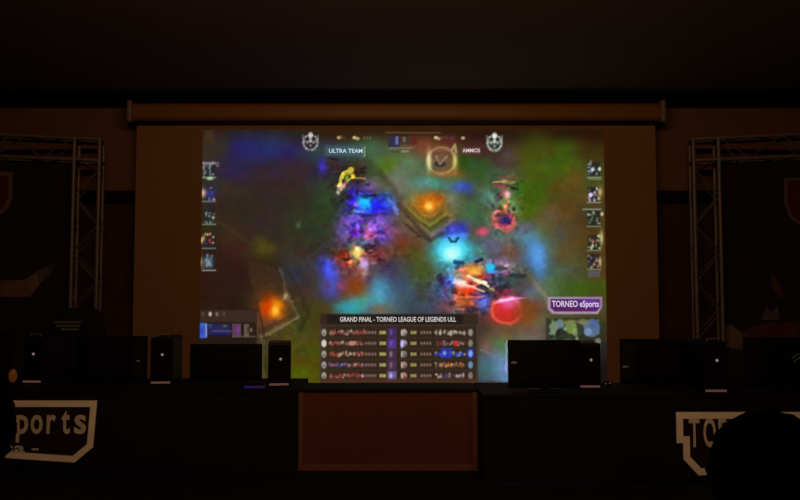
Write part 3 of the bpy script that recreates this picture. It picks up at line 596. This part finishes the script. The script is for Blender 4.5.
def sign(X0, Yf, ztop, label):
    u = .00892; W = 221
    t = thing('sign_board', label, 'sign', (X0, Yf, ztop), 0, 'signs on the black desks')
    pts = [(0, 0), (W, 0), (W-3, 46), (W-21, 61), (W/2, 55), (20, 59), (6, 44), (6, 29), (0, 29)]
    q = [(x*u, -y*u) for x, y in pts]
    obj('board', prism(inset(q, -.012), 0, 0, .012), M['signboard'], t)
    obj('border', outline(q, .056, -.003, 0), M['signline'], t)
    text_mesh('lettering', 'TORNEO eSports', M['signtext'], t, 9.6*u, 0, -32*u, 26*u, -.002, thick=.003, bold=.02, cell=14.45*u)
    text_mesh('small_lettering', '- arena -', M['signtext'], t, 82*u, 164*u, -51*u, 9.5*u, -.002, thick=.003, bold=.02)
    return t
zl = P(0, 400.5, YL).z; zr = P(676, 412, YR).z
sign(P(-124, 400, YL).x, YL-.0005, zl, 'dark sign with pale outline ending in ports, on the left black desk front')
sign(P(676, 412, YR).x, YR-.0005, zr, 'dark sign with pale outline starting with T, on the right black desk front')

# ------------------------------------------------------------------ computers on the desks
def tower(scale_z, loc, rz, label):
    t = thing('computer_tower', label, 'computer', loc, rz, 'computer towers on the desks')
    w_, h, d = .20, .44*scale_z, .38
    obj('case', B(-w_/2, w_/2, .012, d, .014, h, .008), M['black'], t)
    fp = obj('front_panel', B(-w_/2+.006, w_/2-.006, 0, .012, .03, h-.01, .004), M['gloss'], t)
    obj('power_light', T((.012, -.003, h*.64), (.012, .002, h*.64), .012, seg=14), M['led'], fp)
    obj('light_strip', B(-w_/2+.012, w_/2-.012, -.002, .010, .014, .034, .003), M['strip'], t)
    obj('side_glass', B(w_/2, w_/2+.004, .04, d-.03, .05, h-.03), M['gloss'], t)
    for x in (-w_/2+.03, w_/2-.03):
        for y in (.04, d-.04): obj('foot', T((x, y, 0), (x, y, .014), .014, seg=10), M['black'], t)
    bm = bmesh.new()
    for x in (-.05, .05): tube(bm, (x, .05, h-.002), (x, .05, h+.022), .006, 8)
    tube(bm, (-.056, .05, h+.022), (.056, .05, h+.022), .006, 8)
    obj('handle', bm, M['alu'], t)
    return t
def on_desk(px, Y): return (P(px, 380, Y).x, Y, .75)
tower(1, on_desk(31.5, 6.62), R(-6), 'black computer tower at the far left, next to the small orange lamp')
tower(1, on_desk(160.5, 6.55), R(3), 'black computer tower between the two left monitors, left of the screen picture')
tower(.9, on_desk(279, 6.42), R(8), 'short black computer tower in front of the screen picture, near the brown desk')
tower(.92, on_desk(590, 6.29), R(-2), 'short black computer tower at the lower right corner of the screen picture')
tower(1, on_desk(716, 6.03), R(-2), 'black computer tower above the sign starting with T, below the right truss')
def monitor(px0, px1, ptop, Y, label, badge=None, mark=False, h=.43):
    x = P((px0+px1)/2, 350, Y).x; w_ = P(px1, 350, Y).x-P(px0, 350, Y).x; top = P(400, ptop, Y).z-.75
    t = thing('monitor', label, 'monitor', (x, Y, .75), 0, 'monitors seen from behind')
    z0 = max(.022, top-h)
    bm = B(-w_/2, w_/2, .0, .022, z0, top, .006); obj('bezel', bm, M['black'], t)
    bm = bmesh.new(); m_ = .05   # bulged rear shell
    v = [bm.verts.new(p) for p in ((-w_/2+.01, 0, z0+.01), (w_/2-.01, 0, z0+.01), (w_/2-.01, 0, top-.01), (-w_/2+.01, 0, top-.01), (-w_/2+.12, -.035, z0+m_), (w_/2-.12, -.035, z0+m_), (w_/2-.12, -.035, top-m_), (-w_/2+.12, -.035, top-m_))]
    for q in ((0, 1, 2, 3), (4, 5, 6, 7), (0, 1, 5, 4), (1, 2, 6, 5), (2, 3, 7, 6), (3, 0, 4, 7)): bm.faces.new([v[i] for i in q])
    bmesh.ops.bevel(bm, geom=bm.edges[:], offset=.006, segments=2, affect='EDGES')
    obj('rear_shell', bm, M['black'], t)
    obj('display', B(-w_/2+.012, w_/2-.012, .022, .024, z0+.016, top-.012), M['gloss'], t)
    obj('stand_neck', B(-.035, .035, -.066, -.036, .012, max(z0+.16, .18), .006), M['black'], t)
    obj('stand_base', B(-.13, .13, -.12, .09, 0, .014, .005), M['black'], t)
    if badge is not None:
        bx = P(badge[0], badge[1], Y).x-x; bz = P(badge[0], badge[1], Y-.02).z-.75
        obj('badge', ball(bmesh.new(), (bx, -.014 if mark is False else -.02, bz), .034, .012, .014), M['badge'], t)
    if mark:
        bm = bmesh.new(); y_ = -.038
        for (a0, a1) in (((.075, .27), (.12, .305)), ((.085, .235), (.15, .285)), ((.12, .305), (.19, .315))): tube(bm, (a0[0]-.02, y_, a0[1]), (a1[0]-.02, y_, a1[1]), .006, 6)
        obj('maker_mark', bm, M['chairpatch'], t)
    return t
monitor(-62, 12, 334, 6.72, 'black monitor seen from behind at the left edge, left of the orange lamp')
monitor(75, 147, 336, 6.70, 'black monitor seen from behind, in front of the gaming chair', (137, 361))
monitor(190, 262, 344, 6.72, 'low black monitor seen from behind at the lower left corner of the screen picture', (250, 364))
monitor(508, 580, 340, 6.20, 'black monitor seen from behind covering the lower right of the screen picture', (514, 363))
monitor(620, 693, 339, 6.49, 'black monitor seen from behind between the screen edge and the right truss', (625.5, 367))
monitor(745, 822, 337, 6.36, 'black monitor seen from behind at the right edge, with a faint grey mark', None, True)
# small glowing things
p = P(13, 373, 6.60)
lm = thing('small_lamp', 'small dim orange lamp on the left desk beside the far left tower', 'lamp', (p.x, 6.60, .75))
obj('lamp_base', T((0, 0, 0), (0, 0, .022), .032, seg=20, r2=.026), M['black'], lm)
obj('lamp_glass', ball(bmesh.new(), (0, 0, .082), .036, .036, .062), M['orange'], lm, smooth=True)
p = P(251, 386, 6.42)
mp = thing('mouse_pad', 'thin dark mouse pad with a purple glowing edge, below the low left monitor', 'mouse pad', (p.x, 6.36, .75))
obj('pad', B(-.13, .13, 0, .20, 0, .006, .002, 1), M['black'], mp)
obj('light_edge', B(-.05, .135, -.008, -.001, 0, .022, .002, 1), M['purple'], mp)
p = P(604, 384, 6.55)
ms = thing('computer_mouse', 'black computer mouse with pink lights beside the right short tower', 'mouse', (p.x+.035, 6.50, .75))
bm = bmesh.new(); ball(bm, (0, .06, .016), .034, .062, .026)
bmesh.ops.bisect_plane(bm, geom=bm.verts[:]+bm.edges[:]+bm.faces[:], plane_co=(0, 0, 0.0005), plane_no=(0, 0, 1), clear_inner=True)
bmesh.ops.holes_fill(bm, edges=bm.edges[:]); obj('mouse_shell', bm, M['black'], ms, smooth=True)
obj('side_light', ball(bmesh.new(), (-.026, .018, .018), .006, .006, .005), M['pink'], ms)
obj('wheel_light', ball(bmesh.new(), (.004, .004, .024), .005, .005, .006), M['pink'], ms)

# ------------------------------------------------------------------ gaming chair behind the left desk
YCh = 6.98
cx = P(78, 320, YCh+.42).x; ctop = P(79, 308, YCh+.42).z
ch = thing('gaming_chair', 'tall black gaming chair with a grey striped headrest behind the left desk', 'chair', (cx, YCh, 0))
bm = bmesh.new()
for k in range(5):
    a = R(72*k+18); e_ = (.30*math.cos(a), .14+.30*math.sin(a)); tube(bm, (0, .14, .10), (e_[0], e_[1], .075), .024, 8, .016)
    tube(bm, (e_[0]-.012, e_[1], .03), (e_[0]+.012, e_[1], .03), .03, 12); tube(bm, (e_[0], e_[1], .03), (e_[0], e_[1], .08), .01, 8)
obj('wheel_base', bm, M['black'], ch)
obj('gas_lift', T((0, .14, .09), (0, .14, .46), .028, seg=14), M['black'], ch)
obj('seat', B(-.26, .26, -.14, .40, .46, .56, .035, 3), M['chairblack'], ch)
bp = [(-.20, .58), (.20, .58), (.28, .80), (.25, 1.00), (.275, 1.16), (.24, ctop-.06), (.15, ctop), (-.15, ctop), (-.24, ctop-.06), (-.275, 1.16), (-.25, 1.00), (-.28, .80)]
bm = prism(bp, 0, -.02, .09); bmesh.ops.bevel(bm, geom=bm.edges[:], offset=.018, segments=2, affect='EDGES')
bk = obj('backrest', bm, M['chairblack'], ch); bk.location = (0, .42, 0)
zc = P(72, 326, YCh+.4).z
hr = obj('headrest', B(-.245, .14, -.045, -.018, zc-.06, zc+.065, .012), M['chairblack'], bk)
for k, (x0, x1) in enumerate(((-.225, .06), (-.20, .04), (-.15, .03))):
    obj('headrest_stripe', B(x0, x1, -.050, -.046, zc+.03-k*.038, zc+.052-k*.038, .003, 1), M['chairpatch'], hr)
for s in (-1, 1):
    bm = B(s*.30-.04, s*.30+.04, .10, .37, .70, .735, .012); box(bm, s*.285-.015, s*.285+.015, .17, .23, .50, .70)
    box(bm, min(s*.25, s*.30), max(s*.25, s*.30), .17, .23, .48, .52); obj('armrest', bm, M['black'], ch)

# ------------------------------------------------------------------ two seated spectators, dark against the room
def spectator(x, y, zhead, label):
    t = thing('person', label, 'person', (x, y, 0), 0, 'seated spectators in front')
    k = zhead-1.30
    V = []; Ed = []; Rd = []
    def v(p, r_, par=None):
        V.append(p); Rd.append(r_); i = len(V)-1
        if par is not None: Ed.append((par, i))
        return i
    pel = v((0, 0, .56), (.16, .12)); sp1 = v((0, -.01, .72), (.155, .11), pel); chst = v((0, 0, .93+k), (.165, .12), sp1); up = v((0, 0, 1.05+k), (.12, .09), chst)
    nk = v((0, .01, 1.14+k), (.058, .06), up); hb = v((0, .03, 1.22+k), (.072, .082), nk); hm = v((0, .03, 1.30+k), (.080, .098), hb); ht = v((0, .02, 1.375+k), (.06, .075), hm)
    v((0, .135, 1.275+k), (.012, .012), hm)                                   # nose
    for s in (-1, 1):
        v((s*.092, .02, 1.285+k), (.010, .020), hm)                          # ear
        sh_ = v((s*.17, 0, 1.04+k), (.072, .07), up); el = v((s*.225, .10, .78+k*.5), (.048, .048), sh_); wr = v((s*.14, .30, .70), (.032, .03), el)
        hd = v((s*.11, .36, .695), (.038, .02), wr)
        for j, (dx, ln) in enumerate(((-.030, .075), (-.010, .085), (.010, .08), (.030, .062))):
            f1 = v((s*(.10+dx), .40, .695), (.009, .009), hd); f2 = v((s*(.10+dx), .40+ln*.5, .69), (.0085, .0085), f1); v((s*(.10+dx), .40+ln*.9, .672), (.007, .007), f2)
        th = v((s*.075, .35, .70), (.011, .011), hd); v((s*.05, .395, .70), (.009, .009), th)
        hp = v((s*.10, .04, .555), (.10, .095), pel); kn = v((s*.14, .46, .54), (.065, .065), hp); an = v((s*.14, .48, .10), (.042, .042), kn)
        v((s*.15, .60, .045), (.042, .034), an)
    me = bpy.data.meshes.new('body'); me.from_pydata(V, Ed, [])
    tmp = bpy.data.objects.new('body', me); COL.objects.link(tmp)
    tmp.modifiers.new('skin', 'SKIN'); ss = tmp.modifiers.new('sub', 'SUBSURF'); ss.levels = ss.render_levels = 2
    for i, sv in enumerate(me.skin_vertices[0].data): sv.radius = Rd[i]; sv.use_root = (i == 0)
    dg = bpy.context.evaluated_depsgraph_get(); m2 = bpy.data.meshes.new_from_object(tmp.evaluated_get(dg))
    bpy.data.objects.remove(tmp); m2.name = 'body'
    zmin = min(q.co.z for q in m2.vertices)
    m2.materials.clear(); m2.materials.append(M['clothes']); m2.materials.append(M['skin'])
    for p_ in m2.polygons:
        c = p_.center; p_.use_smooth = True
        p_.material_index = 1 if (c.z > 1.13+k and c.y > -.02) or (c.y > .31 and .64 < c.z < .74 and abs(c.x) < .16) else 0
    for q in m2.vertices:
        if q.co.z < .02: q.co.z = max(q.co.z, .004)
    body = bpy.data.objects.new('body', m2); COL.objects.link(body); body.parent = t
    bm = bmesh.new(); ball(bm, (0, .0, 1.30+k), .113, .122, .114, 28, 20)
    bmesh.ops.delete(bm, geom=[q for q in bm.verts if (q.co.y > .05 and q.co.z < 1.37+k) or q.co.z < 1.20+k], context='VERTS')
    for q in bm.verts:
        n_ = math.sin(q.co.x*160)*math.sin(q.co.z*120+q.co.y*90); q.co += (q.co-Vector((0, 0, 1.31+k))).normalized()*.004*n_
    h = obj('hair', bm, M['hair'], body, smooth=True); sol = h.modifiers.new('thick', 'SOLIDIFY'); sol.thickness = .012
    for sx in (-1, 1): obj('eye', ball(bmesh.new(), (sx*.032, .112, 1.30+k), .012, .008, .007, 10, 8), M['gloss'], body, smooth=True)
    obj('mouth', ball(bmesh.new(), (0, .108, 1.228+k), .024, .006, .006, 12, 8), M['shieldred'], body, smooth=True)
    c = thing('audience_chair', 'dark chair under the seated person at the '+('right' if x > 0 else 'left')+' edge', 'chair', (x, y, 0), 0, 'audience chairs in front')
    obj('seat', B(-.22, .22, -.20, .26, .40, .435, .01), M['black'], c)
    obj('backrest', B(-.21, .21, -.235, -.205, .60, .88, .01), M['black'], c)
    for sx in (-1, 1):
        for sy, zt_ in ((-.22, .86), (.23, .40)): obj('leg', T((sx*.2, sy, 0), (sx*.2, sy, zt_), .012, seg=8), M['black'], c)
    return t
p = P(772, 473, 1.33); spectator(p.x, 1.33, p.z, 'dark haired seated person at the right edge, in front of the sign starting with T')
p = P(-50, 426, 1.33); spectator(p.x, 1.33, p.z, 'dark haired seated person at the left edge, in front of the sign ending in ports')
